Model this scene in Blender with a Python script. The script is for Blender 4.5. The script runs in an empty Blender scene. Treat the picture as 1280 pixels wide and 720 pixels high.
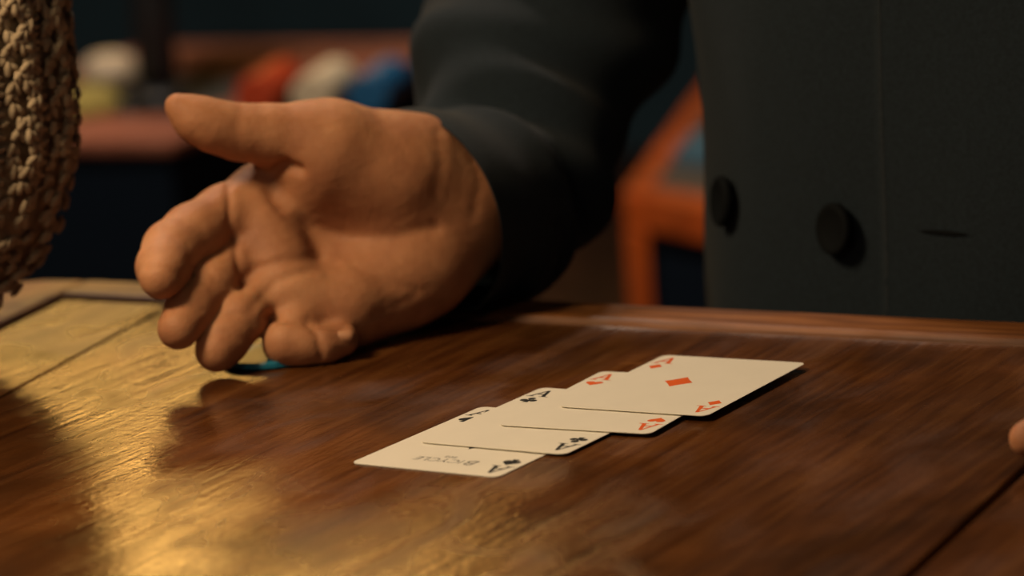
import bpy, bmesh, math, random
import numpy as np
from mathutils import Matrix, Vector
random.seed(7); rng = np.random.default_rng(7)
S = bpy.context.scene; C = S.collection
T0 = 0.75                                   # height of the card table's top

# ------------------------------------------------------------------ camera
F_PX, CAM_H, PITCH, ROLL = 4000.0, 0.28932, 0.19876, -0.06584
_fw = np.array([0, math.cos(PITCH), -math.sin(PITCH)]); _u = np.array([0, math.sin(PITCH), math.cos(PITCH)]); _r = np.array([1., 0, 0])
RT = _r*math.cos(ROLL)+_u*math.sin(ROLL); UP = -_r*math.sin(ROLL)+_u*math.cos(ROLL); FW = _fw
EYE = np.array([0, 0, T0+CAM_H])
cam = bpy.data.cameras.new('camera'); camo = bpy.data.objects.new('camera', cam); C.objects.link(camo)
m = Matrix.Identity(4)
for i in range(3):
    m[i][0] = RT[i]; m[i][1] = UP[i]; m[i][2] = -FW[i]; m[i][3] = EYE[i]
camo.matrix_world = m
cam.sensor_width = 36; cam.lens = 36*F_PX/1280; cam.clip_start = 0.05; cam.clip_end = 60
cam.dof.use_dof = True; cam.dof.focus_distance = 1.215; cam.dof.aperture_fstop = 6.8
S.camera = camo
# ------------------------------------------------------------------ light
w = bpy.data.worlds.new('world'); S.world = w; w.use_nodes = True
bg = w.node_tree.nodes['Background']; bg.inputs[0].default_value = (0.20, 0.42, 0.62, 1); bg.inputs[1].default_value = 0.07
S.view_settings.view_transform = 'Standard'; S.view_settings.look = 'None'
S.view_settings.gamma = 1; S.view_settings.use_curve_mapping = False; S.view_settings.exposure = -0.12
WINDOW_STRENGTH = 11.0; LAMP_POWER = 7.4; FAR_FILL_POWER = 30.0; FILL_LAMP_POWER = 3.5

# ------------------------------------------------------------------ helpers
def ray(px, py): return FW+RT*(px-640)/F_PX-UP*(py-360)/F_PX
def at(px, py, Y):
    d = ray(px, py); return EYE+d*(Y/d[1])
def onz(px, py, z):
    d = ray(px, py); return EYE+d*((z-EYE[2])/d[2])
def to_px(p):
    d = np.asarray(p)-EYE; z = d@FW
    return np.stack([640+F_PX*(d@RT)/z, 360-F_PX*(d@UP)/z], -1)
TH = math.radians(-29); TU = np.array([math.cos(TH), math.sin(TH), 0]); TV = np.array([-math.sin(TH), math.cos(TH), 0])
def uv(u, v, z=0.0): return TU*u+TV*v+np.array([0, 0, T0+z])

def tag(o, label=None, cat=None, group=None, kind=None):
    if label: o['label'] = label
    if cat: o['category'] = cat
    if group: o['group'] = group
    if kind: o['kind'] = kind
    return o
def empty(name, loc=(0, 0, 0), rz=0):
    o = bpy.data.objects.new(name, None); C.objects.link(o); o.location = loc; o.rotation_euler = (0, 0, rz); o.empty_display_size = .05
    return o
def link(name, me, mat, parent=None):
    o = bpy.data.objects.new(name, me); C.objects.link(o)
    if mat is not None and not me.materials: me.materials.append(mat)
    if parent is not None:
        o.parent = parent
        bpy.context.view_layer.update()
        o.matrix_parent_inverse = parent.matrix_world.inverted()
    return o
def mesh_np(name, V, F, smooth=True):
    me = bpy.data.meshes.new(name); me.from_pydata([tuple(map(float, v)) for v in V], [], [tuple(int(i) for i in f) for f in F]); me.validate(); me.update()
    if smooth: me.polygons.foreach_set('use_smooth', [True]*len(me.polygons))
    return me
def bm_mesh(name, bm, smooth=False):
    bmesh.ops.recalc_face_normals(bm, faces=bm.faces)
    me = bpy.data.meshes.new(name); bm.to_mesh(me); bm.free()
    if smooth: me.polygons.foreach_set('use_smooth', [True]*len(me.polygons))
    return me
def prism(bm, pts, z0, z1, bevel=0.0, seg=2):
    n = len(pts); b = [bm.verts.new((p[0], p[1], z0)) for p in pts]; t = [bm.verts.new((p[0], p[1], z1)) for p in pts]
    fs = [bm.faces.new(b[::-1]), bm.faces.new(t)]
    for i in range(n): fs.append(bm.faces.new((b[i], b[(i+1) % n], t[(i+1) % n], t[i])))
    if bevel:
        bmesh.ops.recalc_face_normals(bm, faces=fs)
        es = list({e for f in fs for e in f.edges})
        bmesh.ops.bevel(bm, geom=es, offset=bevel, segments=seg, affect='EDGES', profile=.5)
def boxm(name, lo, hi, bevel=0.0, seg=2):
    bm = bmesh.new(); prism(bm, [(lo[0], lo[1]), (hi[0], lo[1]), (hi[0], hi[1]), (lo[0], hi[1])], lo[2], hi[2], bevel, seg)
    return bm_mesh(name, bm)
def lathe(name, prof, n=32, smooth=True, caps=True):
    V = []; F = []
    for r, z in prof:
        for k in range(n):
            a = 2*math.pi*k/n; V.append((r*math.cos(a), r*math.sin(a), z))
    for i in range(len(prof)-1):
        for k in range(n):
            k2 = (k+1) % n; F.append((i*n+k, i*n+k2, (i+1)*n+k2, (i+1)*n+k))
    if caps: F.append(tuple(range(n))[::-1]); F.append(tuple((len(prof)-1)*n+k for k in range(n)))
    return mesh_np(name, V, F, smooth)

# ------------------------------------------------------------------ materials
def newmat(name):
    mt = bpy.data.materials.new(name); mt.use_nodes = True; nt = mt.node_tree
    return mt, nt, nt.nodes['Principled BSDF']
def N(nt, t, **kw):
    n = nt.nodes.new(t)
    for k, v in kw.items(): setattr(n, k, v)
    return n
def ramp(nt, stops):
    r = N(nt, 'ShaderNodeValToRGB'); e = r.color_ramp.elements
    while len(e) < len(stops): e.new(.5)
    for i, (p, c) in enumerate(stops): e[i].position = p; e[i].color = (*c, 1)
    return r
def simple(name, col, rough=.6, var=.15, scale=40, bump=0.0, bscale=300, spec=.5, coords='Object'):
    mt, nt, b = newmat(name); L = nt.links
    tc = N(nt, 'ShaderNodeTexCoord'); nz = N(nt, 'ShaderNodeTexNoise'); nz.inputs['Scale'].default_value = scale; nz.inputs['Detail'].default_value = 5
    L.new(tc.outputs[coords], nz.inputs['Vector'])
    r = ramp(nt, [(.3, tuple(c*(1-var) for c in col)), (.7, tuple(min(1, c*(1+var)) for c in col))])
    L.new(nz.outputs['Fac'], r.inputs['Fac']); L.new(r.outputs['Color'], b.inputs['Base Color'])
    b.inputs['Roughness'].default_value = rough; b.inputs['Specular IOR Level'].default_value = spec
    if bump:
        n2 = N(nt, 'ShaderNodeTexNoise'); n2.inputs['Scale'].default_value = bscale; n2.inputs['Detail'].default_value = 4
        L.new(tc.outputs[coords], n2.inputs['Vector'])
        bp = N(nt, 'ShaderNodeBump'); bp.inputs['Strength'].default_value = bump; bp.inputs['Distance'].default_value = .001
        L.new(n2.outputs['Fac'], bp.inputs['Height']); L.new(bp.outputs['Normal'], b.inputs['Normal'])
    return mt
def wood(name, dark, mid, light, rough=.33, rot=0.0, grain=1.0, bump=.25, marks=False):
    """grain runs along local Y after turning by rot"""
    mt, nt, b = newmat(name); L = nt.links
    tc = N(nt, 'ShaderNodeTexCoord'); mp = N(nt, 'ShaderNodeMapping'); mp.inputs['Rotation'].default_value = (0, 0, rot)
    L.new(tc.outputs['Object'], mp.inputs['Vector'])
    def noise(sx, sy, sc, det, dist=0):
        m2 = N(nt, 'ShaderNodeMapping'); m2.inputs['Scale'].default_value = (sx, sy, sx); L.new(mp.outputs['Vector'], m2.inputs['Vector'])
        n = N(nt, 'ShaderNodeTexNoise'); n.inputs['Scale'].default_value = sc; n.inputs['Detail'].default_value = det; n.inputs['Distortion'].default_value = dist
        L.new(m2.outputs['Vector'], n.inputs['Vector']); return n
    n1 = noise(1, .14, 26*grain, 7, 1.2)        # broad figure
    n2 = noise(1, .06, 230*grain, 5, .3)        # fine fibres
    n3 = noise(1, 1, 9, 4, .6)                  # blotches of wear
    mx = N(nt, 'ShaderNodeMath', operation='MULTIPLY_ADD'); mx.inputs[1].default_value = .6; L.new(n2.outputs['Fac'], mx.inputs[0])
    s1 = N(nt, 'ShaderNodeMath', operation='MULTIPLY'); s1.inputs[1].default_value = .4; L.new(n1.outputs['Fac'], s1.inputs[0]); L.new(s1.outputs[0], mx.inputs[2])
    r = ramp(nt, [(.34, dark), (.5, mid), (.68, light)]); L.new(mx.outputs[0], r.inputs['Fac'])
    r3 = ramp(nt, [(.35, (.55, .55, .55)), (.65, (1.15, 1.1, 1.05))]); L.new(n3.outputs['Fac'], r3.inputs['Fac'])
    mm = N(nt, 'ShaderNodeMix', data_type='RGBA', blend_type='MULTIPLY'); mm.inputs[0].default_value = 1
    L.new(r.outputs['Color'], mm.inputs[6]); L.new(r3.outputs['Color'], mm.inputs[7]); L.new(mm.outputs[2], b.inputs['Base Color'])
    if marks:                                   # pale scuffs and small dents
        n5 = noise(.35, 1, 30, 3, .4); r5 = ramp(nt, [(.69, (0, 0, 0)), (.75, (1, 1, 1))]); L.new(n5.outputs['Fac'], r5.inputs['Fac'])
        m5 = N(nt, 'ShaderNodeMix', data_type='RGBA'); L.new(r5.outputs['Color'], m5.inputs[0]); L.new(mm.outputs[2], m5.inputs[6]); m5.inputs[7].default_value = (light[0]*1.3, light[1]*1.3, light[2]*1.3, 1)
        L.new(m5.outputs[2], b.inputs['Base Color'])
    rr = N(nt, 'ShaderNodeMapRange'); rr.inputs['From Min'].default_value = .3; rr.inputs['From Max'].default_value = .7
    rr.inputs['To Min'].default_value = rough-.08; rr.inputs['To Max'].default_value = rough+.18; n6 = noise(1, .5, 34, 5, .8); L.new(n6.outputs['Fac'], rr.inputs['Value']); L.new(rr.outputs[0], b.inputs['Roughness'])
    n4 = noise(1, .35, 55, 6, .5)
    add = N(nt, 'ShaderNodeMath', operation='MULTIPLY_ADD'); add.inputs[1].default_value = .6; L.new(n4.outputs['Fac'], add.inputs[0]); n7 = noise(1, .5, 420, 3, 0); ad7 = N(nt, 'ShaderNodeMath', operation='MULTIPLY_ADD'); ad7.inputs[1].default_value = .5; L.new(n7.outputs['Fac'], ad7.inputs[0]); L.new(n2.outputs['Fac'], ad7.inputs[2]); L.new(ad7.outputs[0], add.inputs[2])
    bp = N(nt, 'ShaderNodeBump'); bp.inputs['Strength'].default_value = bump; bp.inputs['Distance'].default_value = .0006
    L.new(add.outputs[0], bp.inputs['Height']); L.new(bp.outputs['Normal'], b.inputs['Normal'])
    return mt
def emit(name, col, st):
    mt, nt, b = newmat(name); b.inputs['Base Color'].default_value = (*[c*.3 for c in col], 1)
    b.inputs['Emission Color'].default_value = (*col, 1); b.inputs['Emission Strength'].default_value = st
    return mt

M = {}
M['top'] = wood('table_wood', (.046, .0140, .0034), (.098, .033, .0080), (.155, .060, .016), .20, bump=.6, marks=True)
M['rail'] = wood('table_border_wood', (.065, .021, .005), (.19, .068, .017), (.36, .15, .045), .42)
M['railx'] = wood('table_border_wood_across', (.065, .021, .005), (.19, .068, .017), (.36, .15, .045), .42, rot=math.pi/2)
M['under'] = simple('dark_table_underside', (.03, .012, .005), .7)
M['card'] = simple('card_stock', (.72, .67, .56), .42, .02, 60, .03, 900)
M['black_ink'] = simple('black_ink', (.018, .018, .016), .7, .1, spec=.1)
M['grey_ink'] = simple('grey_ink', (.16, .15, .13), .7, .2, 400, spec=.1)
M['red_ink'] = simple('red_ink', (.62, .10, .015), .7, .1, spec=.1)
# skin
mt, nt, b = newmat('skin'); L = nt.links
tc = N(nt, 'ShaderNodeTexCoord'); n1 = N(nt, 'ShaderNodeTexNoise'); n1.inputs['Scale'].default_value = 38; n1.inputs['Detail'].default_value = 5; L.new(tc.outputs['Object'], n1.inputs['Vector'])
r = ramp(nt, [(.32, (.31, .125, .058)), (.52, (.41, .18, .085)), (.7, (.51, .245, .12))]); L.new(n1.outputs['Fac'], r.inputs['Fac']); L.new(r.outputs['Color'], b.inputs['Base Color'])
b.inputs['Roughness'].default_value = .62; b.inputs['Specular IOR Level'].default_value = .3; b.inputs['Subsurface Weight'].default_value = .25; b.inputs['Subsurface Radius'].default_value = (1, .35, .18); b.inputs['Subsurface Scale'].default_value = .004
n2 = N(nt, 'ShaderNodeTexVoronoi'); n2.inputs['Scale'].default_value = 900; L.new(tc.outputs['Object'], n2.inputs['Vector'])
n3 = N(nt, 'ShaderNodeTexNoise'); n3.inputs['Scale'].default_value = 160; n3.inputs['Detail'].default_value = 4; L.new(tc.outputs['Object'], n3.inputs['Vector'])
ad = N(nt, 'ShaderNodeMath', operation='MULTIPLY_ADD'); ad.inputs[1].default_value = .25; L.new(n2.outputs['Distance'], ad.inputs[0]); L.new(n3.outputs['Fac'], ad.inputs[2])
bp = N(nt, 'ShaderNodeBump'); bp.inputs['Strength'].default_value = .35; bp.inputs['Distance'].default_value = .0012; L.new(ad.outputs[0], bp.inputs['Height']); L.new(bp.outputs['Normal'], b.inputs['Normal'])
M['skin'] = mt
M['nail'] = simple('fingernail', (.46, .22, .115), .45, .06)
# cloth: fine woven twill
def cloth(name, col, var=.25, scale=700, bump=.5, sheen=.06):
    mt, nt, b = newmat(name); L = nt.links
    tc = N(nt, 'ShaderNodeTexCoord'); n = N(nt, 'ShaderNodeTexNoise'); n.inputs['Scale'].default_value = scale; n.inputs['Detail'].default_value = 3; L.new(tc.outputs['Object'], n.inputs['Vector'])
    r = ramp(nt, [(.3, tuple(c*(1-var) for c in col)), (.7, tuple(c*(1+var) for c in col))]); L.new(n.outputs['Fac'], r.inputs['Fac']); L.new(r.outputs['Color'], b.inputs['Base Color'])
    b.inputs['Roughness'].default_value = .9; b.inputs['Specular IOR Level'].default_value = .15
    b.inputs['Sheen Weight'].default_value = sheen; b.inputs['Sheen Roughness'].default_value = .6
    bp = N(nt, 'ShaderNodeBump'); bp.inputs['Strength'].default_value = bump; bp.inputs['Distance'].default_value = .0006; L.new(n.outputs['Fac'], bp.inputs['Height']); L.new(bp.outputs['Normal'], b.inputs['Normal'])
    return mt
M['jacket'] = cloth('charcoal_wool', (.0100, .0165, .0230), sheen=.04)
M['lining'] = cloth('dark_lining', (.012, .013, .016))
M['button'] = simple('black_button', (.003, .004, .005), .85, .1, spec=.12)
M['knit'] = cloth('oatmeal_wool', (.38, .29, .185), .2, 900, .6)
M['knit_base'] = cloth('oatmeal_wool_core', (.32, .235, .145), .2, 900, .6)
M['wall'] = simple('dark_blue_wall', (.035, .080, .11), .9, .25, 3, coords='Object')
M['floor'] = wood('floor_boards', (.05, .022, .012), (.09, .04, .022), (.13, .06, .035), .5, grain=.3)
M['ceiling'] = simple('ceiling_paint', (.05, .05, .05), .9)
M['chip_red'] = simple('red_clay', (.50, .055, .012), .5, .1)
M['chip_white'] = simple('white_clay', (.72, .62, .44), .5, .06)
M['chip_blue'] = simple('blue_clay', (.012, .12, .30), .45, .1)
M['felt'] = simple('dark_felt', (.03, .035, .04), .95, .3, 30)
M['far_rim'] = wood('far_table_rim', (.22, .080, .05), (.31, .120, .078), (.38, .16, .11), .85)
M['far_rim'].node_tree.nodes['Principled BSDF'].inputs['Specular IOR Level'].default_value = .1
M['navy'] = cloth('navy_cloth', (.0025, .008, .018), sheen=0)
M['dark_metal'] = simple('dark_metal', (.008, .010, .013), .5)
M['porcelain'] = simple('off_white_glaze', (.62, .52, .38), .35, .05)
M['olive'] = simple('yellow_green_cloth', (.36, .30, .08), .9, .2)
M['orange'] = wood('orange_stained_wood', (.48, .075, .008), (.66, .12, .012), (.75, .16, .02), .6)
M['cushion'] = simple('grey_cushion', (.10, .085, .07), .95, .2)
M['blue_cloth'] = simple('pale_blue_cloth', (.06, .15, .22), .9, .2)
M['frame'] = simple('window_frame_paint', (.05, .045, .04), .6)
M['shade'] = simple('lamp_shade_metal', (.02, .02, .02), .5)

# ------------------------------------------------------------------ the room
def struct(name, me, mat): return tag(link(name, me, mat), kind='structure')
struct('floor', boxm('floor', (-3.5, -2, -.1), (4, 6.5, 0)), M['floor'])
struct('ceiling', boxm('ceiling', (-3.5, -2, 3), (4, 6.5, 3.1)), M['ceiling'])
struct('wall_left', boxm('wall_left', (-3.6, -2, 0), (-3.5, 6.5, 3)), M['wall'])
struct('wall_right', boxm('wall_right', (4, -2, 0), (4.1, 6.5, 3)), M['wall'])
WX0, WX1, WZ0, WZ1, WY = -1.45, -.22, 2.25, 2.96, 6.5   # the lit window
bm = bmesh.new()
for (x0, x1, z0, z1) in ((-3.6, WX0, 0, 3), (WX1, 4.1, 0, 3), (WX0, WX1, 0, WZ0), (WX0, WX1, WZ1, 3)):
    prism(bm, [(x0, WY), (x1, WY), (x1, WY+.15), (x0, WY+.15)], z0, z1)
struct('wall_back', bm_mesh('wall_back', bm), M['wall'])
win = tag(empty('window_1', ((WX0+WX1)/2, WY, WZ0)), kind='structure')
for k in range(3):
    for j in range(2):
        a = WX0+(WX1-WX0)*k/3; c = WX0+(WX1-WX0)*(k+1)/3; z0 = WZ0+(WZ1-WZ0)*j/2; z1 = WZ0+(WZ1-WZ0)*(j+1)/2
        link('window_pane', boxm('window_pane', (a+.015, WY+.05, z0+.015), (c-.015, WY+.06, z1-.015)), M.setdefault('pane', emit('warm_lit_glass', (1, .54, .13), WINDOW_STRENGTH)), win)
bm = bmesh.new()
for k in range(4):
    a = WX0+(WX1-WX0)*k/3; prism(bm, [(a-.02, WY+.02), (a+.02, WY+.02), (a+.02, WY+.09), (a-.02, WY+.09)], WZ0, WZ1)
for j in range(3):
    z = WZ0+(WZ1-WZ0)*j/2; prism(bm, [(WX0, WY+.02), (WX1, WY+.02), (WX1, WY+.09), (WX0, WY+.09)], z-.02, z+.02)
link('window_frame', bm_mesh('window_frame', bm), M['frame'], win)

# key lamp over the card table and two added fill lamps, all unseen
def pendant(x, y, z, power, col, aim, lab):
    lamp = tag(empty('unseen_lamp', (x, y, z)), lab, 'lamp')
    prof = [(.17, 0), (.165, .03), (.13, .09), (.07, .14), (.03, .16), (.025, .16), (.065, .135), (.125, .085), (.16, .03), (.166, 0)]
    sh = lathe('lamp_shade', prof, 40, True, False); sh.transform(Matrix.Translation((x, y, z))); link('lamp_shade', sh, M['shade'], lamp)
    link('cord', boxm('cord', (x-.004, y-.004, z+.15), (x+.004, y+.004, 3.0)), M['shade'], lamp)
    ld = bpy.data.lights.new('bulb', 'AREA'); ld.shape = 'DISK'; ld.size = .24; ld.energy = power; ld.color = col
    lo = bpy.data.objects.new('bulb', ld); C.objects.link(lo); lo.parent = lamp; lo.location = (0, 0, .02)
    dv = Vector(aim)-Vector((x, y, z)); lo.rotation_euler = dv.to_track_quat('-Z', 'Y').to_euler()
pendant(-.50, .93, T0+.66, LAMP_POWER, (1, .73, .43), (-.02, 1.27, T0+.05), 'dark metal pendant lamp hanging above the card table')
pendant(-.45, 2.45, T0+1.65, FAR_FILL_POWER, (1, .78, .60), (-.10, 2.95, .6), 'added unseen fill lamp brightening the far table')  # no known source; added to brighten the far table and back wall
pendant(-.5, -.9, T0+1.25, FILL_LAMP_POWER, (1, .72, .45), (-.1, 1.3, T0), 'added unseen fill lamp behind the viewer')  # added warm fill for the sides facing the camera, no known source

# ------------------------------------------------------------------ card table
tab = empty('card_table', tuple(uv(-.45, .85, -T0)), TH)
tag(tab, 'dark varnished wooden table with plank top, the four aces on it', 'table')
bpy.context.view_layer.update()
def loc2(u, v): return (u+.45, v-.85)
def board(name, pts, z0, z1, mat, bevel=.0015, seg=2):
    bm = bmesh.new(); prism(bm, [loc2(*p) for p in pts], z0, z1, bevel, seg)
    o = bpy.data.objects.new(name, bm_mesh(name, bm)); C.objects.link(o); o.data.materials.append(mat); o.parent = tab
    return o
VF, VB = .20, 1.192
sL = lambda v: -.813-.20*(v-1.05)
sB = lambda v: -.892-.186*(v-1.129)
sR = lambda v: -.362-.06*(v-.95)
g = .0016
board('plank', [(sB(VF)+.002, VF), (sL(VF)-g*.4, VF), (sL(VB)-g*.4, VB), (sB(VB)+.002, VB)], T0-.028, T0, M['top'], .0006)
board('plank', [(sL(VF)+g*.4, VF), (sR(VF)-g, VF), (sR(VB)-g, VB), (sL(VB)+g*.4, VB)], T0-.028, T0, M['top'], .0008)
board('plank', [(sR(VF)+g, VF), (.05, VF), (.05, VB), (sR(VB)+g, VB)], T0-.028, T0, M['top'], .0012)
board('plank', [(.053, VF), (.36, VF), (.36, VB), (.053, VB)], T0-.028, T0, M['top'], .0012)
# borders: back board with rounded outer corner, side board
oc = [(sB(VB)-.055+.03*(1-math.cos(a))-.000, VB+.033-.045+.045*math.sin(a)) for a in np.linspace(0, math.pi/2, 7)]
board('border_board', [(sB(VB)-.004, VB+.0012)]+[(.40, VB+.0012), (.40, VB+.034), (sB(VB)-.010, VB+.034)], T0-.034, T0+.0026, M['railx'], .004, 3)
board('border_board', [(sB(VF)-.0005, VF), (sB(VB)-.0065, VB+.0335)]+[(sB(VB)-.03, VB+.030), (sB(VB)-.045, VB+.018), (sB(VB)-.052, VB-.005), (sB(VF)-.052, VF)], T0-.034, T0+.0026, M['rail'], .004, 3)
board('border_board', [(sB(VF)-.05, VF-.003), (.40, VF-.003), (.40, VF-.05), (sB(VF)-.05, VF-.05)], T0-.034, T0+.0026, M['railx'], .004, 3)
board('table_underside', [(sB(VF)+.0, VF+.03), (.33, VF+.03), (.33, VB-.02), (sB(VB)+.03, VB-.02)], T0-.10, T0-.03, M['under'], 0)
for (a, c) in ((-.66, .25), (.30, .25), (.30, 1.10), (-.84, 1.10)):
    board('leg', [(a, c), (a+.06, c), (a+.06, c+.06), (a, c+.06)], 0, T0-.03, M['top'], .004)

# ------------------------------------------------------------------ playing cards
CW, CH, CT = .0635, .0889, .00024
def rrect(wd, ht, r, n=7):
    P = []
    for cx, cy, a0 in ((wd/2-r, ht/2-r, 0), (-wd/2+r, ht/2-r, 90), (-wd/2+r, -ht/2+r, 180), (wd/2-r, -ht/2+r, 270)):
        for k in range(n):
            a = math.radians(a0+90*k/(n-1)); P.append((cx+r*math.cos(a), cy+r*math.sin(a)))
    return P
def heart(s=1.0, n=28):
    P = []
    for k in range(n):
        t = 2*math.pi*k/n; P.append((s*math.sin(t)**3*.5, s*(13*math.cos(t)-5*math.cos(2*t)-2*math.cos(3*t)-math.cos(4*t))/32))
    return [P]
def spade(s=1.0):
    h = [(x, -y+.06*s) for x, y in heart(s)[0]]
    return [h, [(-.20*s, -.55*s), (.20*s, -.55*s), (.05*s, -.05*s), (-.05*s, -.05*s)]]
def club(s=1.0):
    ps = []
    for cx, cy in ((0, .27), (-.29, -.12), (.29, -.12)):
        ps.append([(s*(cx+.225*math.cos(2*math.pi*k/16)), s*(cy+.225*math.sin(2*math.pi*k/16))) for k in range(16)])
    ps.append([(-.19*s, -.54*s), (.19*s, -.54*s), (.04*s, .1*s), (-.04*s, .1*s)]); return ps
def diamond(s=1.0):
    P = []
    for (a, c) in (((0, .55), (.42, 0)), ((.42, 0), (0, -.55)), ((0, -.55), (-.42, 0)), ((-.42, 0), (0, .55))):
        for t in (0, .5):
            x = a[0]+(c[0]-a[0])*t; y = a[1]+(c[1]-a[1])*t; k = .95 if t else 1; P.append((s*x*k, s*y*k))
    return [P]
def letter_a(s=1.0):
    return [[(-.40*s, -.5*s), (-.27*s, -.5*s), (.03*s, .5*s), (-.05*s, .5*s)], [(.17*s, -.5*s), (.36*s, -.5*s), (.07*s, .5*s), (-.06*s, .5*s)],
            [(-.24*s, -.18*s), (.22*s, -.18*s), (.20*s, -.08*s), (-.22*s, -.08*s)], [(-.50*s, -.5*s), (-.16*s, -.5*s), (-.16*s, -.44*s), (-.50*s, -.44*s)], [(.08*s, -.5*s), (.48*s, -.5*s), (.48*s, -.44*s), (.08*s, -.44*s)]]
def polys(name, plist, x, y, rot, z):
    bm = bmesh.new(); c, s = math.cos(rot), math.sin(rot)
    for i, p in enumerate(plist):
        zz = z+i*2e-6
        b = [bm.verts.new((x+a*c-q*s, y+a*s+q*c, zz)) for a, q in p]; f = bm.faces.new(b)
        if f.calc_area() > 0 and (f.normal_update() or f.normal.z < 0): f.normal_flip()
    me = bpy.data.meshes.new(name); bm.to_mesh(me); bm.free(); return me
def text_mesh(txt, size, shear=0.0):
    cu = bpy.data.curves.new('lettering', 'FONT'); cu.body = txt; cu.size = size; cu.align_x = 'CENTER'; cu.align_y = 'CENTER'; cu.shear = shear; cu.resolution_u = 3
    o = bpy.data.objects.new('lettering', cu); C.objects.link(o); bpy.context.view_layer.update()
    me = bpy.data.meshes.new_from_object(o.evaluated_get(bpy.context.evaluated_depsgraph_get())); bpy.data.objects.remove(o); bpy.data.curves.remove(cu)
    return me
card_bm = bmesh.new(); prism(card_bm, rrect(CW, CH, .0034), 0, CT); card_me = bm_mesh('playing_card', card_bm); card_me.materials.append(M['card'])
CARDS = [('spade', -.01228, 1.15210, -.57323, 'black_ink', 'white ace of spades, bottom card at the near left end of the row'),
         ('club', .01214, 1.17496, -.56547, 'black_ink', 'white ace of clubs, second card of the row, lying on the ace of spades'),
         ('heart', .04023, 1.19377, -.49618, 'red_ink', 'white ace of hearts, third card of the row, under the ace of diamonds'),
         ('diamond', .06443, 1.21244, -.53433, 'red_ink', 'white ace of diamonds lying fully exposed on top at the far right')]
SH = {'spade': spade, 'club': club, 'heart': heart, 'diamond': diamond}
for i, (suit, x, y, t, ink, lab) in enumerate(CARDS):
    o = bpy.data.objects.new('playing_card', card_me); C.objects.link(o); o.location = (x, y, T0+.00015+i*.00060)
    tilt = .004*i; o.rotation_euler = (0, 0, t)
    if i: o.rotation_euler = (Matrix.Rotation(t, 4, 'Z') @ Matrix.Rotation(-.0035*(1 if i < 3 else 1.4), 4, 'Y')).to_euler(); o.location.z += .00012*i
    tag(o, lab, 'playing card', 'four aces laid in a row')
    zt = CT+.00003
    def put(name, me, mat):
        c = bpy.data.objects.new(name, me); C.objects.link(c); me.materials.clear(); me.materials.append(mat); c.parent = o; return c
    for sx, sy, rot in ((-1, 1, 0), (1, -1, math.pi)):
        put('index_letter', polys('index_letter', letter_a(.0098), sx*(CW/2-.0062), sy*(CH/2-.0092), rot, zt), M[ink])
        put('index_pip', polys('index_pip', SH[suit](.0072), sx*(CW/2-.0062), sy*(CH/2-.0195), rot, zt), M[ink])
    if suit == 'spade':
        put('centre_pip', polys('centre_pip', spade(.030), 0, .0035, math.pi, zt), M[ink])
        for txt, size, dx in (('B', .0088, .0122), ('ICYCLE', .0064, -.0018)):
            me = text_mesh(txt, size, .15); me.transform(Matrix.Translation((dx, -.0302, zt)) @ Matrix.Rotation(math.pi, 4, 'Z')); put('lettering', me, M['grey_ink'])
        me = text_mesh('808', .0034); me.transform(Matrix.Translation((0, -.0255, zt)) @ Matrix.Rotation(math.pi, 4, 'Z')); put('lettering', me, M['grey_ink'])
    elif suit == 'diamond': put('centre_pip', polys('centre_pip', diamond(.0145), -.004, .003, 0, zt), M[ink])
    else: put('centre_pip', polys('centre_pip', SH[suit](.0145), 0, 0, 0, zt), M[ink])

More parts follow.
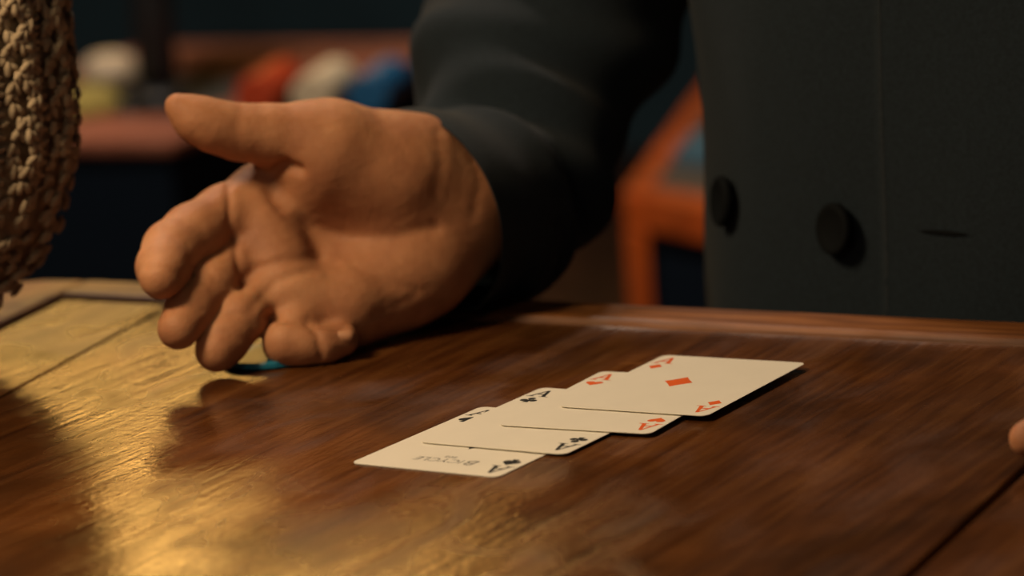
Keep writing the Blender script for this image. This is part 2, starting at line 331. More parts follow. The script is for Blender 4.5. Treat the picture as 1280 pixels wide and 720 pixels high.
# ------------------------------------------------------------------ implicit surfaces for bodies
class Field:
    def __init__(s, lo, hi, h):
        s.lo = np.array(lo, float); s.h = h; s.n = np.ceil((np.array(hi)-s.lo)/h).astype(int)+1
        s.ax = [s.lo[i]+h*np.arange(s.n[i]) for i in range(3)]
    def blank(s): return np.full(s.n, .05, np.float32)
    def cone(s, D, a, b, r1, r2, k=0.0, mar=.016):
        a = np.asarray(a, float); b = np.asarray(b, float); R = max(r1, r2)+mar
        i0 = np.maximum(0, np.floor((np.minimum(a, b)-R-s.lo)/s.h).astype(int)); i1 = np.minimum(s.n, np.ceil((np.maximum(a, b)+R-s.lo)/s.h).astype(int)+1)
        if (i1 <= i0).any(): return
        X, Y, Z = np.meshgrid(*[s.ax[i][i0[i]:i1[i]].astype(np.float32) for i in range(3)], indexing='ij')
        ba = b-a; l2 = ba@ba
        if l2 < 1e-10: d = np.sqrt((X-a[0])**2+(Y-a[1])**2+(Z-a[2])**2)-r1
        else:
            rr = r1-r2; a2 = l2-rr*rr; il2 = 1/l2
            px, py, pz = X-a[0], Y-a[1], Z-a[2]
            y = px*ba[0]+py*ba[1]+pz*ba[2]; z = y-l2
            qx, qy, qz = px*l2-ba[0]*y, py*l2-ba[1]*y, pz*l2-ba[2]*y
            x2 = qx*qx+qy*qy+qz*qz; y2 = y*y*l2; z2 = z*z*l2
            kk = np.sign(rr)*rr*rr*x2
            d1 = np.sqrt(x2+z2)*il2-r2; d2 = np.sqrt(x2+y2)*il2-r1; d3 = (np.sqrt(np.maximum(x2*a2*il2, 0))+y*rr)*il2-r1
            d = np.where(np.sign(z)*a2*z2 > kk, d1, np.where(np.sign(y)*a2*y2 < kk, d2, d3))
        sl = tuple(slice(i0[i], i1[i]) for i in range(3))
        D[sl] = smin(D[sl], d.astype(np.float32), k)
    def mesh(s, D):
        ins = D < 0; n = s.n
        c = [ins[i:n[0]-1+i, j:n[1]-1+j, k:n[2]-1+k] for i in (0, 1) for j in (0, 1) for k in (0, 1)]
        cnt = sum(x.astype(np.int8) for x in c); act = (cnt > 0) & (cnt < 8)
        idx = -np.ones(act.shape, np.int64); ii = np.argwhere(act); idx[act] = np.arange(len(ii))
        P = np.zeros((len(ii), 3)); Wt = np.zeros(len(ii))
        for ax in range(3):
            for o1 in (0, 1):
                for o2 in (0, 1):
                    o = [0, 0, 0]; oth = [q for q in range(3) if q != ax]; o[oth[0]] = o1; o[oth[1]] = o2
                    p = ii+o; e = np.zeros(3, int); e[ax] = 1; q = p+e
                    da = D[p[:, 0], p[:, 1], p[:, 2]]; db = D[q[:, 0], q[:, 1], q[:, 2]]; mk = (da < 0) != (db < 0)
                    t = np.where(mk, da/np.where(mk, da-db, 1), 0)
                    pt = p+e*t[:, None]; P[mk] += pt[mk]; Wt[mk] += 1
        P = s.lo+s.h*P/Wt[:, None]
        faces = []
        for ax in range(3):
            oth = [(ax+1) % 3, (ax+2) % 3]
            sa = [slice(None)]*3; sb = [slice(None)]*3; sa[ax] = slice(0, -1); sb[ax] = slice(1, None)
            ch = np.argwhere(ins[tuple(sa)] != ins[tuple(sb)]); ch = ch[(ch[:, oth[0]] > 0) & (ch[:, oth[1]] > 0) & (ch[:, oth[0]] < n[oth[0]]-1) & (ch[:, oth[1]] < n[oth[1]]-1)]
            fl = ins[tuple(sa)][tuple(ch.T)]
            q = []
            for d1, d2 in ((1, 1), (0, 1), (0, 0), (1, 0)):
                p = ch.copy(); p[:, oth[0]] -= d1; p[:, oth[1]] -= d2; q.append(idx[tuple(p.T)])
            q = np.stack(q, 1); q[~fl] = q[~fl][:, ::-1]; faces.append(q)
        return P, np.concatenate(faces)
def smin(a, b, k):
    if k <= 0: return np.minimum(a, b)
    h = np.maximum(k-np.abs(a-b), 0)/k; return np.minimum(a, b)-h*h*k*.25
def relax(P, F, it=2, lam=.5):
    e = np.concatenate([F[:, [0, 1]], F[:, [1, 2]], F[:, [2, 3]], F[:, [3, 0]]]); e = np.concatenate([e, e[:, ::-1]])
    for _ in range(it):
        A = np.zeros_like(P); cn = np.zeros(len(P)); np.add.at(A, e[:, 0], P[e[:, 1]]); np.add.at(cn, e[:, 0], 1)
        P = P+lam*(A/np.maximum(cn, 1)[:, None]-P)
    return P
def vnormals(P, F):
    nf = np.cross(P[F[:, 2]]-P[F[:, 0]], P[F[:, 3]]-P[F[:, 1]]); Nn = np.zeros_like(P)
    for k in range(4): np.add.at(Nn, F[:, k], nf)
    return Nn/np.maximum(np.linalg.norm(Nn, axis=1), 1e-12)[:, None]
def seg_dist(q, pl):
    best = np.full(len(q), 1e9)
    for a, b in zip(pl[:-1], pl[1:]):
        a = np.array(a, float); b = np.array(b, float); ab = b-a; t = np.clip(((q-a)@ab)/(ab@ab), 0, 1)
        best = np.minimum(best, np.linalg.norm(q-(a+t[:, None]*ab), axis=1))
    return best

# ---- the open hand and forearm of the person in the jacket
def chain(f, D, js, k=.004):
    X = f.blank()
    for (a, r1), (b, r2) in zip(js[:-1], js[1:]): f.cone(X, a, b, r1, r2, k)
    return X
def build_hand():
    lo = np.minimum(at(150, 480, 1.25), at(150, 90, 1.25)); hi = np.maximum(at(720, 60, 1.46), at(720, 480, 1.46)); lo[2] = T0-.004; lo[1] = 1.245; hi[1] = 1.47; hi[2] += .05
    f = Field(lo, hi, .0011)
    mm = .001
    J = lambda px, py, Y, r: (at(px, py, Y), r*mm)
    palm = f.blank()
    wr, wu = J(545, 204, 1.385, 19.5), J(548, 302, 1.374, 20.5)
    mcps = [J(322, 252, 1.352, 13), J(328, 300, 1.345, 13), J(348, 345, 1.338, 12.5), J(378, 385, 1.332, 12)]
    for (a, r1), tgt in zip(mcps, (wr, wr, wu, wu)): f.cone(palm, a, tgt[0], r1, tgt[1]*.8, .010)
    for (a, r1), (b, r2) in zip(mcps[:-1], mcps[1:]): f.cone(palm, a, b, r1, r2, .008)
    f.cone(palm, wr[0], wu[0], wr[1], wu[1], .010)
    # heel pads
    a, r = J(520, 200, 1.368, 20); b, r2 = J(408, 187, 1.352, 19); f.cone(palm, a, b, r, r2, .008)
    a, r = J(490, 225, 1.358, 20); b, r2 = J(408, 215, 1.346, 15); f.cone(palm, a, b, r, r2, .016)
    a, r = J(526, 336, 1.358, 21.5); b, r2 = J(432, 389, 1.336, 16.5); f.cone(palm, a, b, r, r2, .014)
    a, r = J(500, 348, 1.352, 20.5); b, r2 = J(440, 372, 1.340, 16.5); f.cone(palm, a, b, r, r2, .008)
    # pad under the fingers
    a, r = J(335, 290, 1.338, 11); b, r2 = J(365, 355, 1.326, 11); f.cone(palm, a, b, r, r2, .008)
    # forearm
    a, r = J(550, 255, 1.382, 27); b, r2 = J(606, 250, 1.425, 30); f.cone(palm, a, b, r, r2, .012, .03)
    th = chain(f, None, [J(412, 180, 1.350, 18.5), J(375, 172, 1.345, 13.8), J(335, 168, 1.341, 12.2), J(298, 165, 1.337, 11.3), J(266, 157, 1.333, 10.3), J(244, 148, 1.331, 8.7), J(222, 133, 1.329, 5.6)], .005)
    # web of the thumb
    a, r = J(372, 205, 1.368, 9); b, r2 = J(332, 232, 1.358, 10); f.cone(palm, a, b, r, r2, .008)
    a, r = J(480, 242, 1.363, 19); b, r2 = J(575, 252, 1.386, 25); f.cone(palm, a, b, r, r2, .02)
    a, r = J(352, 372, 1.322, 10.5); b, r2 = J(430, 386, 1.328, 14); f.cone(palm, a, b, r, r2, .010)
    a, r = J(318, 275, 1.341, 11); b, r2 = J(342, 330, 1.331, 11); f.cone(palm, a, b, r, r2, .010)
    idx = chain(f, None, [J(322, 250, 1.350, 13), J(282, 270, 1.338, 13.0), J(240, 293, 1.322, 12.4), J(215, 312, 1.310, 11.9), J(204, 334, 1.297, 10.7), J(201, 347, 1.288, 9.0)])
    mid = chain(f, None, [J(326, 300, 1.343, 12), J(292, 331, 1.328, 10.8), J(262, 358, 1.310, 10.4), J(238, 386, 1.297, 9.8), J(223, 411, 1.286, 8.8)])
    rin = chain(f, None, [J(348, 348, 1.338, 12), J(322, 372, 1.322, 10.5), J(300, 398, 1.305, 10.4), J(281, 424, 1.297, 9.8), J(271, 438, 1.292, 9.2)])
    pin = chain(f, None, [J(382, 388, 1.330, 11), J(370, 410, 1.314, 10), J(358, 428, 1.304, 9.6), J(380, 430, 1.304, 9.0), J(402, 430, 1.305, 8.3), J(427, 424, 1.308, 7.3)], .003)
    fg = np.minimum(np.minimum(idx, mid), np.minimum(rin, pin))
    D = smin(palm, th, .009); D = smin(D, fg, .0045)
    # nothing below the table
    D = np.maximum(D, (T0+.0004-f.ax[2])[None, None, :].astype(np.float32))
    P, Fc = f.mesh(D); P = relax(P, Fc, 3, .5)
    Nn = vnormals(P, Fc); q = to_px(P); face = (Nn@(-FW)) > -.05
    creases = [([(352, 207), (338, 222), (343, 245), (362, 268), (392, 285), (440, 297), (490, 296), (545, 284)], 1.3, 9),
               ([(303, 358), (322, 336), (352, 326), (400, 322)], 1.0, 7), ([(315, 385), (345, 352), (385, 338), (420, 330)], .8, 7),
               ([(286, 232), (288, 280), (296, 318), (303, 350)], 1.3, 5), ([(333, 396), (352, 398), (390, 402), (430, 408)], 1.6, 5), ([(385, 402), (397, 418), (402, 446)], 1.1, 5),
               ([(346, 212), (358, 207), (374, 213)], 3.0, 7), ([(328, 225), (338, 242), (352, 258)], 1.0, 9), ([(430, 320), (480, 308), (540, 300)], .4, 8),
               ([(410, 345), (450, 360), (480, 378)], .5, 6), ([(440, 330), (480, 352), (520, 362)], .45, 6), ([(470, 392), (500, 380), (535, 360)], .45, 6),
               ([(548, 165), (552, 205), (545, 240)], .6, 8), ([(592, 190), (600, 230), (592, 270)], .4, 7),
               ([(205, 285), (232, 305), (240, 330)], .5, 6), ([(180, 335), (203, 333), (226, 345)], .4, 6),
               ([(262, 340), (272, 352), (285, 358)], .5, 5), ([(215, 384), (236, 378), (252, 388)], .5, 5), ([(264, 418), (282, 412), (300, 424)], .5, 5),
               ([(300, 138), (296, 165), (302, 195)], .3, 7), ([(290, 392), (306, 392), (318, 404)], .5, 5)]
    dep = np.zeros(len(P))
    for pl, dmm, wpx in creases:
        d = seg_dist(q, pl); dep += dmm*mm*np.exp(-(d/wpx)**2)
    # faint wrinkles over the palm
    wv = np.sin(q[:, 0]*.16+q[:, 1]*.42+2*np.sin(q[:, 0]*.05))*.5+np.sin(q[:, 0]*.31-q[:, 1]*.22)*.5
    dep += .00004*wv
    P = P-Nn*(dep*face)[:, None]
    return relax(P, Fc, 1, .35), Fc
HP, HF = build_hand()

# ---- left hand at the right rim of the picture (only a fingertip reaches in), same person
def build_left_hand():
    base = at(1262, 553, 1.062)
    d = np.array([.93, .30, .04]); d /= np.linalg.norm(d); up = np.array([0, 0, 1.]); s = np.cross(up, d)
    lo = base+[-.03, -.10, -.06]; lo[2] = T0-.004; f = Field(lo, base+[.26, .20, .10], .0024)
    pt = lambda a, b, c: base+d*a+s*b+up*c
    tz = T0+.011-base[2]
    D = chain(f, None, [(pt(.0065, 0, 0), .0068), (pt(.026, 0, .004), .0085), (pt(.050, 0, .014), .0095), (pt(.095, .004, .018), .012)])
    for k, L0 in ((1, .012), (2, .006), (3, -.012)):
        G = chain(f, None, [(pt(.045-L0*.8, -.021*k, tz+.004), .008), (pt(.068-L0, -.021*k, tz+.026), .009), (pt(.10-.3*L0, -.019*k+.002, .018), .012)]); D = np.minimum(D, G)
    G = chain(f, None, [(pt(.055, .042, tz), .008), (pt(.09, .045, tz+.004), .010), (pt(.145, .02, tz+.008), .016)]); D = smin(D, G, .006)
    Pm = f.blank()
    for k in range(4): f.cone(Pm, pt(.095, .002-.019*k, .016), pt(.18, -.012-.009*k, .014), .0125, .017, .008)
    D = smin(D, Pm, .006); A = f.blank(); f.cone(A, pt(.175, -.025, .012), pt(.30, -.03, .03), .026, .032, 0, .03); D = smin(D, A, .01)
    D = np.maximum(D, (T0+.0005-f.ax[2])[None, None, :].astype(np.float32))
    P, Fc = f.mesh(D); return relax(P, Fc, 3, .5), Fc, pt
LP, LF, lpt = build_left_hand()

# ------------------------------------------------------------------ person in the jacket
def catmull(rows, n):
    rows = np.array(rows, float); K = len(rows); out = []
    for t in np.linspace(0, K-1, n):
        i = min(int(t), K-2); u = t-i; p0 = rows[max(i-1, 0)]; p1 = rows[i]; p2 = rows[i+1]; p3 = rows[min(i+2, K-1)]
        out.append(.5*((2*p1)+(-p0+p2)*u+(2*p0-5*p1+4*p2-p3)*u*u+(-p0+3*p1-3*p2+p3)*u**3))
    return np.array(out)
def grid_faces(nr, nc, closed=True):
    F = []
    for i in range(nr-1):
        for k in range(nc if closed else nc-1):
            k2 = (k+1) % nc; F.append((i*nc+k, i*nc+k2, (i+1)*nc+k2, (i+1)*nc+k))
    return F
TC = uv(-.444, 1.395, 0); TC[2] = 0
person = empty('person', (TC[0], TC[1], 0))
tag(person, 'person in charcoal jacket standing behind the table, open right hand beside the cards', 'person')
bpy.context.view_layer.update()
# body surface: both hands with forearms, trunk inside the jacket
def trunk(nr=16, nc=28):
    rows = [(.55, .15, .10), (.80, .165, .105), (1.0, .17, .11), (1.2, .175, .105), (1.35, .17, .09), (1.42, .09, .07), (1.50, .055, .055)]
    R = catmull(rows, nr); V = []
    for z, a, b_ in R:
        for k in range(nc):
            t = 2*math.pi*k/nc; p = TC+TU*a*math.cos(t)+TV*b_*math.sin(t); V.append((p[0], p[1], z))
    return np.array(V), [tuple(q) for q in grid_faces(nr, nc)]
TVt, TFt = trunk()
nh, nl = len(HP), len(LP)
me = mesh_np('body', np.concatenate([HP, LP, TVt]), [tuple(q) for q in HF]+[tuple(np.array(q)+nh) for q in LF]+[tuple(np.array(q)+nh+nl) for q in TFt])
body = link('body', me, M['skin'], person)
# little fingernail of the curled finger
def nail(px, py, Y, wd, ht, ang):
    c = at(px, py, Y); n = -FW*.85+UP*.5; n /= np.linalg.norm(n); a = RT*math.cos(ang)+UP*math.sin(ang); a -= n*(a@n); a /= np.linalg.norm(a); b_ = np.cross(n, a)
    V = [c+n*.0012]; F = []
    for rr in (.5, .85, 1.0):
        for k in range(16):
            t = 2*math.pi*k/16; x = wd*rr*math.copysign(abs(math.cos(t))**.7, math.cos(t)); y = ht*rr*math.copysign(abs(math.sin(t))**.7, math.sin(t))
            V.append(c+a*x+b_*y+n*(.0012-.0016*(y/ht)**2-.0003*rr-(.0010 if rr == 1 else 0)))
    for k in range(16): F.append((0, 1+k, 1+(k+1) % 16))
    for i in range(2):
        for k in range(16): F.append((1+i*16+k, 1+(i+1)*16+k, 1+(i+1)*16+(k+1) % 16, 1+i*16+(k+1) % 16))
    return mesh_np('fingernail', V, F)
link('fingernail', nail(430, 418, 1.3016, .0040, .0029, .1), M['nail'], body)

jacket_bm_rows = [(.50, .205, .150), (.70, .205, .150), (.85, .200, .145), (1.0, .200, .140), (1.15, .205, .140), (1.30, .215, .130), (1.40, .20, .11), (1.45, .13, .09), (1.47, .07, .065)]
def jacket_pt(z, t, off=0.0):
    zs = np.array([r_[0] for r_ in jacket_bm_rows]); a = np.interp(z, zs, [r_[1] for r_ in jacket_bm_rows]); b_ = np.interp(z, zs, [r_[2] for r_ in jacket_bm_rows])
    wv = .003*math.sin(t*5+z*9)+.002*math.sin(t*9-z*14+1)+.002*math.sin(z*31+t*3)
    ct, st = math.cos(t), math.sin(t)
    ca = math.copysign(abs(ct)**.85, ct); sa = math.copysign(abs(st)**.85, st)
    p = TC+TU*(a+wv+off)*ca+TV*(b_+wv+off)*sa; p[2] = z; return p
nz_, nt_ = 70, 120
V = [jacket_pt(z, 2*math.pi*k/nt_) for z in np.linspace(.5, 1.47, nz_) for k in range(nt_)]
jk = link('jacket', mesh_np('jacket', V, grid_faces(nz_, nt_)), M['jacket'], person)
def find_t(px, py):
    best = None
    for k in range(2000):
        t = math.pi+math.pi*k/2000
        z = T0+.1
        for _ in range(3):
            p = jacket_pt(z, t); d = ray(px, py); z = EYE[2]+d[2]*(p[1]/d[1])
        q = to_px(p)
        e = abs(q[0]-px)
        if best is None or e < best[0]: best = (e, t, z)
    return best[1], best[2]
# overlapping front panel, left of the closing edge
t_edge, _ = find_t(1100, 200); t_out, _ = find_t(905, 200); t_out -= .35
V = []; nc = 40
for z in np.linspace(.5, 1.40, 60):
    cols = np.linspace(t_out, t_edge+.012*math.sin(z*9), nc)
    V.append(jacket_pt(z, cols[-1], .0003)); 
    for j, t in enumerate(cols[::-1]): V.append(jacket_pt(z, t, .0009*min(1, (nc-1-j)/10)*min(1, (j+.2)/8)))
link('front_panel', mesh_np('front_panel', V, grid_faces(60, nc+1, False)), M['jacket'], jk)
# buttons
bt = lathe('button', [(.0, .0012), (.004, .0012), (.0075, .0020), (.0092, .0030), (.0108, .0026), (.0115, .0012), (.0112, -.001), (.004, -.002), (.003, -.006), (0, -.006)], 28)
bt.materials.append(M['button'])
for px, py, tl in ((1055, 284, 0), (917, 250, 0), (1052, 560, 0)):
    t, z = find_t(px, py); p = jacket_pt(z, t, .0050); n = jacket_pt(z, t, .02)-jacket_pt(z, t, 0); n /= np.linalg.norm(n); n[2] += .1
    o = bpy.data.objects.new('button', bt); C.objects.link(o); qn = Vector(n).to_track_quat('Z', 'Y'); sc = 1.0
    o.parent = jk; o.matrix_parent_inverse = jk.matrix_world.inverted(); o.matrix_world = Matrix.Translation(p) @ qn.to_matrix().to_4x4() @ Matrix.Diagonal((.9, 1.0, 1, 1))
# buttonhole on the far side of the closing edge
t, z = find_t(1180, 290); V = []; F = []
for j in range(13):
    a = -.06+.12*j/12
    for dz in (-.0009, .0009): V.append(jacket_pt(z+dz*math.sin(math.pi*j/12), t+a, .0012))
for j in range(12): F.append((2*j, 2*j+1, 2*j+3, 2*j+2))
link('buttonhole', mesh_np('buttonhole', V, F), M['button'], jk)

# sleeves: rings given by centre, vector to the upper rim, vector to the near rim
def sleeve(rows, n_along, nc, wr=1.0):
    R = catmull(rows, n_along); V = []
    for i, r_ in enumerate(R):
        c, A, B = r_[:3], r_[3:6], r_[6:9]; s = i/(n_along-1)
        for k in range(nc):
            t = 2*math.pi*k/nc
            wv = wr*(.0022*math.sin(s*34+2.2*math.sin(t+.6)+t)*min(1, s*6)+.0016*math.sin(s*61-t*2+1.3*math.sin(2*t))*min(1, s*6)+.0030*math.sin(s*15+t*1.0+1.0)*min(1, s*5))
            v = A*math.cos(t)+B*math.sin(t); V.append(c+v*(1+wv/np.linalg.norm(v)))
    F = grid_faces(n_along, nc)
    # turned-in hem
    R0 = R[0]; ax = (R[3]-R[0])[:3]; ax /= np.linalg.norm(ax); base = len(V)
    for dd, sc in ((.0015, .985), (.007, .955), (.03, .90)):
        for k in range(nc):
            t = 2*math.pi*k/nc; V.append(R0[:3]+ax*dd+(R0[3:6]*math.cos(t)+R0[6:9]*math.sin(t))*sc)
    for i in range(3):
        pb = 0 if i == 0 else base+(i-1)*nc
        for k in range(nc):
            k2 = (k+1) % nc; F.append((pb+k2, pb+k, base+i*nc+k, base+i*nc+k2))
    return V, F
def ring(px, py, Y, A, B): return np.concatenate([at(px, py, Y), np.array(A), np.array(B)])
def lift(P):
    P = np.array(P); over = (P@TV) < 1.24; zmin = T0+.0045; low = over & (P[:, 2] < zmin+.004)
    P[low, 2] = zmin+np.clip(P[low, 2]-zmin, -.02, .004)*.1+.002; return P
def ringd(c, d, r):
    d = np.array(d)/np.linalg.norm(d); A = np.array([0, 0, 1.])-d*d[2]
    A = A/np.linalg.norm(A); B = np.cross(d, A); return np.concatenate([c, A*r, B*r])
path = [(526, 268, 1.375, 46), (580, 262, 1.405, 45), (608, 255, 1.435, 46), (626, 205, 1.475, 49), (658, 115, 1.51, 55), (710, 5, 1.54, 60), (750, -130, 1.56, 62), (820, -420, 1.575, 64), (890, -850, 1.58, 66), (980, -1250, 1.575, 62)]
pc = [at(a, b_, c) for a, b_, c, _ in path]
rows = [np.concatenate([pc[0], (-.0072, .002, .0457), (.034, -.0300, .003)])]
for k in range(1, len(path)): rows.append(ringd(pc[k], pc[min(k+1, len(path)-1)]-pc[k-1], path[k][3]*.001))
V, F = sleeve(rows, 170, 110, 1.35)
V = lift(V); link('sleeve', mesh_np('sleeve', V, F), M['jacket'], jk)
sh_p = TC+TU*.19; sh_p[2] = 1.33
a0 = lpt(.185, -.028, .014); a1 = lpt(.30, -.03, .035); el = lpt(.42, .02, .16)
rows = [ringd(a0, a1-a0, .036), ringd(a0+(a1-a0)*.5, a1-a0, .040), ringd(a1, el-a0, .046), ringd((a1+el)/2, el-a1, .052), ringd(el, sh_p-a1, .056), ringd((el+sh_p)/2, sh_p-el, .060), ringd(sh_p, sh_p-el, .062)]
V, F = sleeve(rows, 80, 48, .7); V = lift(V)
link('sleeve', mesh_np('sleeve', V, F), M['jacket'], jk)

# ------------------------------------------------------------------ person in the knitted sweater
per2 = empty('person', tuple(at(-150, 300, 1.37)*np.array([1, 1, 0])))
tag(per2, 'arm of a person in an oatmeal cable-knit sweater at the left edge', 'person')
bpy.context.view_layer.update()
krows = [(-230, -900, 1.40, 72), (-170, -450, 1.38, 66), (-128, -130, 1.365, 62), (-100, 60, 1.36, 61), (-85, 170, 1.358, 59), (-92, 240, 1.36, 54), (-140, 290, 1.365, 49), (-260, 320, 1.37, 46), (-480, 340, 1.375, 44), (-800, 345, 1.38, 38)]
KR = catmull([np.concatenate([at(a, b_, c), [d*.001]]) for a, b_, c, d in krows], 400)
KC = KR[:, :3]; Kr = KR[:, 3]
Kt = np.gradient(KC, axis=0); Kt /= np.linalg.norm(Kt, axis=1)[:, None]
arc = np.concatenate([[0], np.cumsum(np.linalg.norm(np.diff(KC, axis=0), axis=1))])
# frame: A points towards the camera side, B to picture right / below
Kn = np.tile(-FW, (400, 1)); Kn -= Kt*(Kn*Kt).sum(1)[:, None]; Kn /= np.linalg.norm(Kn, axis=1)[:, None]; Kb = np.cross(Kn, Kt)
sgn = np.sign((Kb@RT)[50]); Kb *= sgn
def ksurf(s, t, off):
    i = np.interp(s, arc, np.arange(400)); f = lambda Q: np.stack([np.interp(i, np.arange(400), Q[:, k]) for k in range(3)], -1)
    c = f(KC); n = f(Kn); b_ = f(Kb); r_ = np.interp(i, np.arange(400), Kr)
    dr = n*np.cos(t)[..., None]+b_*np.sin(t)[..., None]
    return c+dr*(r_+off)[..., None], dr
ss, tt = np.meshgrid(np.linspace(0, arc[-1], 160), np.linspace(0, 2*math.pi, 72, endpoint=False), indexing='ij')
P, _ = ksurf(ss.ravel(), tt.ravel(), -.003+.0008*np.sin(ss.ravel()*900))
P[:, 2] = np.maximum(P[:, 2], T0+.001); sw = link('sweater', mesh_np('sweater', P, grid_faces(160, 72)), M['knit_base'], per2)
# stitches: slanted yarn legs that run in twisting cables with purl bumps between
s_lo = np.interp(np.argmin(np.abs(to_px(KC)[:, 1]+260)), np.arange(400), arc); s_hi = np.interp(np.argmin(np.abs(to_px(KC)[:, 0]+470)+1e4*(np.arange(400) < 200)), np.arange(400), arc)
pos = []; dirs = []; nrm = []; ln = []; rd = []
rm = .057; ncab = 15
def add(s, t, o, s2, t2, L_, r_):
    p, n = ksurf(np.array([s]), np.array([t]), np.array([o])); q, _ = ksurf(np.array([s2]), np.array([t2]), np.array([o])); d = (q-p)[0]; d /= np.linalg.norm(d)
    pos.append(p[0]); nrm.append(n[0]); dirs.append(d); ln.append(L_); rd.append(r_)
tspan = (-.9, 2.6)
cabw = 2*math.pi/ncab
for c in range(ncab+1):
    tc_ = -1.2+c*cabw
    if tc_ < tspan[0]-.3 or tc_ > tspan[1]: continue
    ns = int((s_hi-s_lo)/.0036)
    for strand in range(3):
        ph = strand*2*math.pi/3+c*1.1
        for j in range(ns):
            s = s_lo+j*.0036+rng.normal(0, .0004); lam = .046
            w_ = lambda q: tc_+(.0066/rm)*math.sin(2*math.pi*q/lam+ph)
            h_ = .0012+.0022*math.cos(4*math.pi*s/lam+2*ph)
            for sd in (-1, 1):
                t = w_(s)+sd*.0016/rm; t2 = w_(s+.003)+sd*.0016/rm+sd*.0021/rm
                add(s, t, h_+rng.normal(0, .0003), s+.003, t2, .0034*rng.uniform(.9, 1.15), .00175*rng.uniform(.88, 1.12))
    for j in range(int((s_hi-s_lo)/.0032)):
        s = s_lo+j*.0032
        for q in (0,):
            t = tc_+cabw/2+q*.0042/rm+rng.normal(0, .0006)/rm
            add(s, t, -.0016+rng.normal(0, .0004), s+.0006*(1 if (j+q) % 2 else -1), t+.003/rm, .0026, .00145)
pos = np.array(pos); dirs = np.array(dirs); nrm = np.array(nrm); ln = np.array(ln); rd = np.array(rd)
nrm -= dirs*(nrm*dirs).sum(1)[:, None]; nrm /= np.linalg.norm(nrm, axis=1)[:, None]; bi = np.cross(dirs, nrm)
tv = [(-1, 0, 0)]; tf = []
for zi in (-.72, 0, .72):
    rr = math.sqrt(1-zi*zi)
    for k in range(6): a = 2*math.pi*k/6; tv.append((zi, rr*math.cos(a), rr*math.sin(a)))
tv.append((1, 0, 0)); tv = np.array(tv)
for k in range(6):
    k2 = (k+1) % 6; tf.append((0, 1+k2, 1+k)); tf.append((19, 13+k, 13+k2))
    for i in range(2): tf.append((1+i*6+k, 1+i*6+k2, 7+i*6+k2)); tf.append((1+i*6+k, 7+i*6+k2, 7+i*6+k))
tf = np.array(tf)
VV = pos[:, None, :]+dirs[:, None, :]*(tv[None, :, 0:1]*ln[:, None, None])+bi[:, None, :]*(tv[None, :, 1:2]*rd[:, None, None])+nrm[:, None, :]*(tv[None, :, 2:3]*rd[:, None, None])
VV[..., 2] = np.maximum(VV[..., 2], T0+.001+.0002*(VV[..., 2]-T0)); FF = (tf[None]+(np.arange(len(pos))*20)[:, None, None]).reshape(-1, 3)
me = bpy.data.meshes.new('knit_stitches'); VV = VV.reshape(-1, 3)
me.vertices.add(len(VV)); me.vertices.foreach_set('co', VV.ravel()); me.loops.add(len(FF)*3); me.loops.foreach_set('vertex_index', FF.ravel().astype(np.int32))
me.polygons.add(len(FF)); me.polygons.foreach_set('loop_start', np.arange(0, len(FF)*3, 3, dtype=np.int32)); me.polygons.foreach_set('loop_total', np.full(len(FF), 3, np.int32)); me.polygons.foreach_set('use_smooth', np.ones(len(FF), bool)); me.update(); me.validate()
tag(link('knit_stitches', me, M['knit'], sw), kind='stuff')

# ------------------------------------------------------------------ far table with chips
ZF = .62
fa = onz(100, 176, ZF); fb = onz(300, 176, ZF); fd = (fb-fa)/np.linalg.norm(fb-fa); fang = math.atan2(fd[1], fd[0]); fn = np.array([-fd[1], fd[0], 0])
far_c = onz(300, 52, ZF); depth = (far_c-fa)@fn
ft = empty('far_table', (fa[0], fa[1], 0), fang); tag(ft, 'blurred table with pinkish wooden rim and navy cloth side, behind the hand', 'table')
def fbox(name, lo, hi, mat, parent=ft, bevel=.004):
    o = bpy.data.objects.new(name, boxm(name, lo, hi, bevel)); C.objects.link(o); o.data.materials.append(mat); o.parent = parent; return o
rim_in = (onz(300, 143, ZF)-fa)@fn; far_in = (onz(300, 88, ZF)-fa)@fn
XL, XR = -.30, (onz(575, 52, ZF)-fa)@fd
fbox('rim_board', (XL, 0, ZF-.014), (XR, rim_in, ZF), M['far_rim'])
fbox('rim_board', (XL, far_in, ZF-.014), (XR, depth, ZF), M['far_rim'])
fbox('rim_board', (XL, rim_in+.001, ZF-.014), (XL+.07, far_in-.001, ZF), M['far_rim'])
fbox('rim_board', (XR-.07, rim_in+.001, ZF-.014), (XR, far_in-.001, ZF), M['far_rim'])
fbox('felt_inset', (XL+.071, rim_in+.001, ZF-.014), (XR-.071, far_in-.001, ZF-.006), M['felt'])
fbox('cloth_skirt', (XL+.005, .004, 0.0), (XR-.005, depth-.01, ZF-.015), M['navy'])
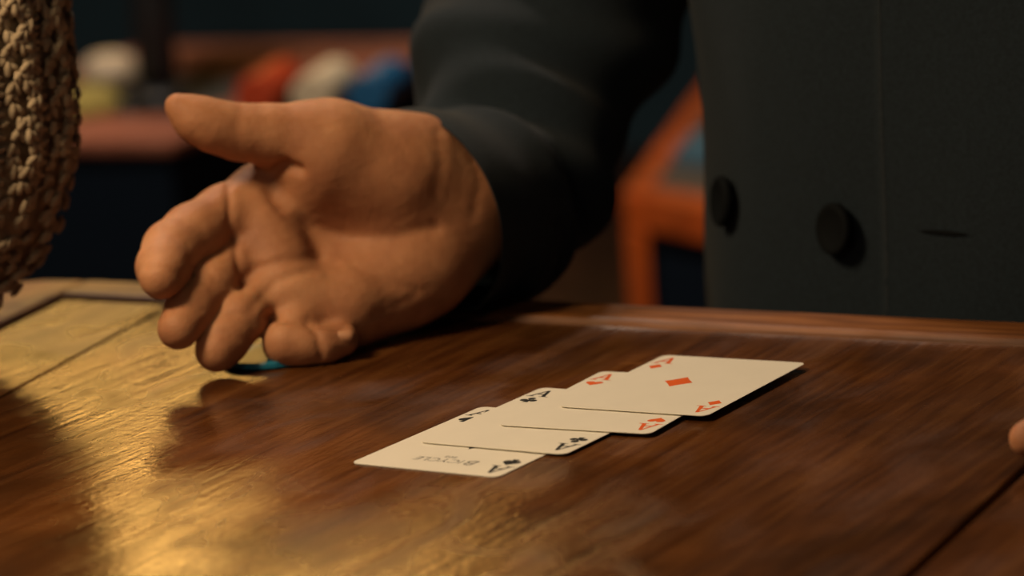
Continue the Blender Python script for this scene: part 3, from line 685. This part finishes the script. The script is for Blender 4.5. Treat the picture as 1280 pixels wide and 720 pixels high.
# rack and chips: three slanted rows
r0 = onz(318, 152, ZF); r1 = onz(356, 126, ZF); rd_ = (r1-r0)/np.linalg.norm(r1-r0); rl = np.linalg.norm(r1-r0)
chip = lathe('poker_chip', [(.0165, 0), (.0192, .0003), (.0195, .0008), (.0195, .0026), (.0192, .0031), (.0165, .0034)], 28, False)
rang = math.atan2(rd_[1], rd_[0])
for name, x0, mat, lab in (('red', 318, 'chip_red', 'red poker chip in the blurred slanted row nearest the thumb tip'), ('white', 388, 'chip_white', 'white poker chip in the blurred slanted row between red and blue'), ('blue', 458, 'chip_blue', 'blue poker chip in the blurred slanted row next to the sleeve')):
    cm = chip.copy(); cm.materials.append(M[mat]); st = onz(x0, 150, ZF)
    for k in range(16):
        p = st+rd_*(.01+k*rl*.95/16); pitch = max(.0036, rl*.95/16)
        o = bpy.data.objects.new('poker_chip', cm); C.objects.link(o)
        o.matrix_world = Matrix.Translation((p[0], p[1], ZF+.0205)) @ Matrix.Rotation(rang, 4, 'Z') @ Matrix.Rotation(math.pi/2, 4, 'Y') @ Matrix.Diagonal((1, 1, pitch/.0036, 1))
        tag(o, lab, 'poker chip', name+' chips on the far table')
# round white bowl, yellow-green cloth, dark post
p = onz(140, 112, ZF); bw = lathe('bowl', [(.012, 0), (.020, .001), (.027, .008), (.030, .018), (.0275, .028), (.022, .034), (.014, .037), (.004, .038)], 32)
o = link('bowl', bw, M['porcelain']); o.location = (p[0], p[1], ZF); tag(o, 'blurred off-white rounded bowl on the far table beside the dark post', 'bowl')
p = onz(112, 140, ZF); bm = bmesh.new(); bmesh.ops.create_icosphere(bm, subdivisions=4, radius=1)
for v in bm.verts:
    q = v.co.copy(); wv = 1+.12*math.sin(5*q.x+3*q.y)+.08*math.sin(9*q.y-4*q.x); v.co = Vector((q.x*.045*wv, q.y*.03*wv, max(q.z, -.2)*.020*wv+.004))
o = link('cloth', bm_mesh('cloth', bm, True), M['olive']); o.location = (p[0], p[1], ZF); o.rotation_euler = (0, 0, rang); tag(o, 'crumpled yellow-green cloth on the far table near the knitted sleeve', 'cloth')
p = onz(200, 128, ZF); ps = empty('post', (p[0], p[1], ZF)); tag(ps, 'blurred dark upright post standing on the far table', 'post')
for nm, prof in (('base', [(.030, 0), (.030, .006), (.022, .012), (.014, .016)]), ('stem', [(.014, .014), (.020, .03), (.0205, .10), (.0215, .20), (.022, .45)]), ('head', [(.02, .44), (.05, .47), (.06, .60), (.03, .66)])):
    o = bpy.data.objects.new(nm, lathe(nm, prof, 24)); C.objects.link(o); o.data.materials.append(M['dark_metal']); o.parent = ps

# ------------------------------------------------------------------ orange bench
ZB = .46
b0 = onz(778, 238, ZB); b1 = onz(892, 84, ZB); bl = np.linalg.norm(b1-b0); bd = (b1-b0)/bl
e1 = onz(900, 262, ZB); 
bx = e1-b0; bx[2] = 0; bx /= np.linalg.norm(bx); bang = math.atan2(bx[1], bx[0]); by = np.array([-bx[1], bx[0], 0]); sk = bd@bx; dp = bl*(bd@by)
be = empty('bench', (b0[0], b0[1], 0), bang); tag(be, 'blurred orange wooden bench with grey cushion between the sleeve and the jacket', 'bench')
def bpart(name, pts, z0, z1, mat, bevel=.004):
    bm = bmesh.new(); prism(bm, pts, z0, z1, bevel); o = bpy.data.objects.new(name, bm_mesh(name, bm)); C.objects.link(o); o.data.materials.append(mat); o.parent = be; return o
WB = .50; rw = .042; shx = sk*bl/dp if dp else 0
skew = lambda x, y: (x+shx*y, y)
bpart('rail', [skew(rw+.001, 0), skew(WB-rw, 0), skew(WB-rw, rw), skew(rw+.001, rw)], ZB-.04, ZB, M['orange'])
bpart('rail', [skew(rw+.001, dp-rw), skew(WB-rw, dp-rw), skew(WB-rw, dp), skew(rw+.001, dp)], ZB-.04, ZB, M['orange'])
bpart('rail', [skew(0, 0), skew(rw, 0), skew(rw, dp), skew(0, dp)], ZB-.04, ZB, M['orange'])
bpart('rail', [skew(WB-rw+.001, 0), skew(WB, 0), skew(WB, dp), skew(WB-rw+.001, dp)], ZB-.04, ZB, M['orange'])
for x in (0, WB-rw):
    for y in (0, dp-rw): bpart('leg', [skew(x, y), skew(x+rw, y), skew(x+rw, y+rw), skew(x, y+rw)], 0, ZB-.041, M['orange'])
bpart('side_panel', [skew(rw+.001, .012), skew(WB-rw-.001, .012), skew(WB-rw-.001, .03), skew(rw+.001, .03)], .02, ZB-.042, M['navy'], .002)
bpart('side_panel', [skew(.012, rw+.002), skew(.03, rw+.002), skew(.03, dp-rw-.002), skew(.012, dp-rw-.002)], .02, ZB-.042, M['navy'], .002)
bpart('cushion', [skew(rw+.003, rw+.003), skew(WB-rw-.003, rw+.003), skew(WB-rw-.003, dp-rw-.003), skew(rw+.003, dp-rw-.003)], ZB-.03, ZB+.004, M['cushion'], .006)
p = onz(866, 200, ZB+.005); bm = bmesh.new(); bmesh.ops.create_icosphere(bm, subdivisions=4, radius=1)
for v in bm.verts:
    q = v.co.copy(); wv = 1+.1*math.sin(4*q.x+5*q.y); v.co = Vector((q.x*.04*wv, q.y*.06*wv, max(q.z, -.05)*.03*wv))
o = link('cloth', bm_mesh('cloth', bm, True), M['blue_cloth']); o.location = (p[0]+.02, p[1], ZB+.006); tag(o, 'blurred pale blue cloth on the orange bench', 'cloth')

# small blue chip peeking out under the fingers
p = onz(336, 451, T0); cm = chip.copy(); cm.materials.append(simple('teal_chip', (.01, .16, .26), .35, .1)); o = bpy.data.objects.new('poker_chip', cm); C.objects.link(o); o.location = (p[0], p[1], T0+.0003)
tag(o, 'teal blue poker chip on the table, almost hidden under the curled fingers', 'poker chip')
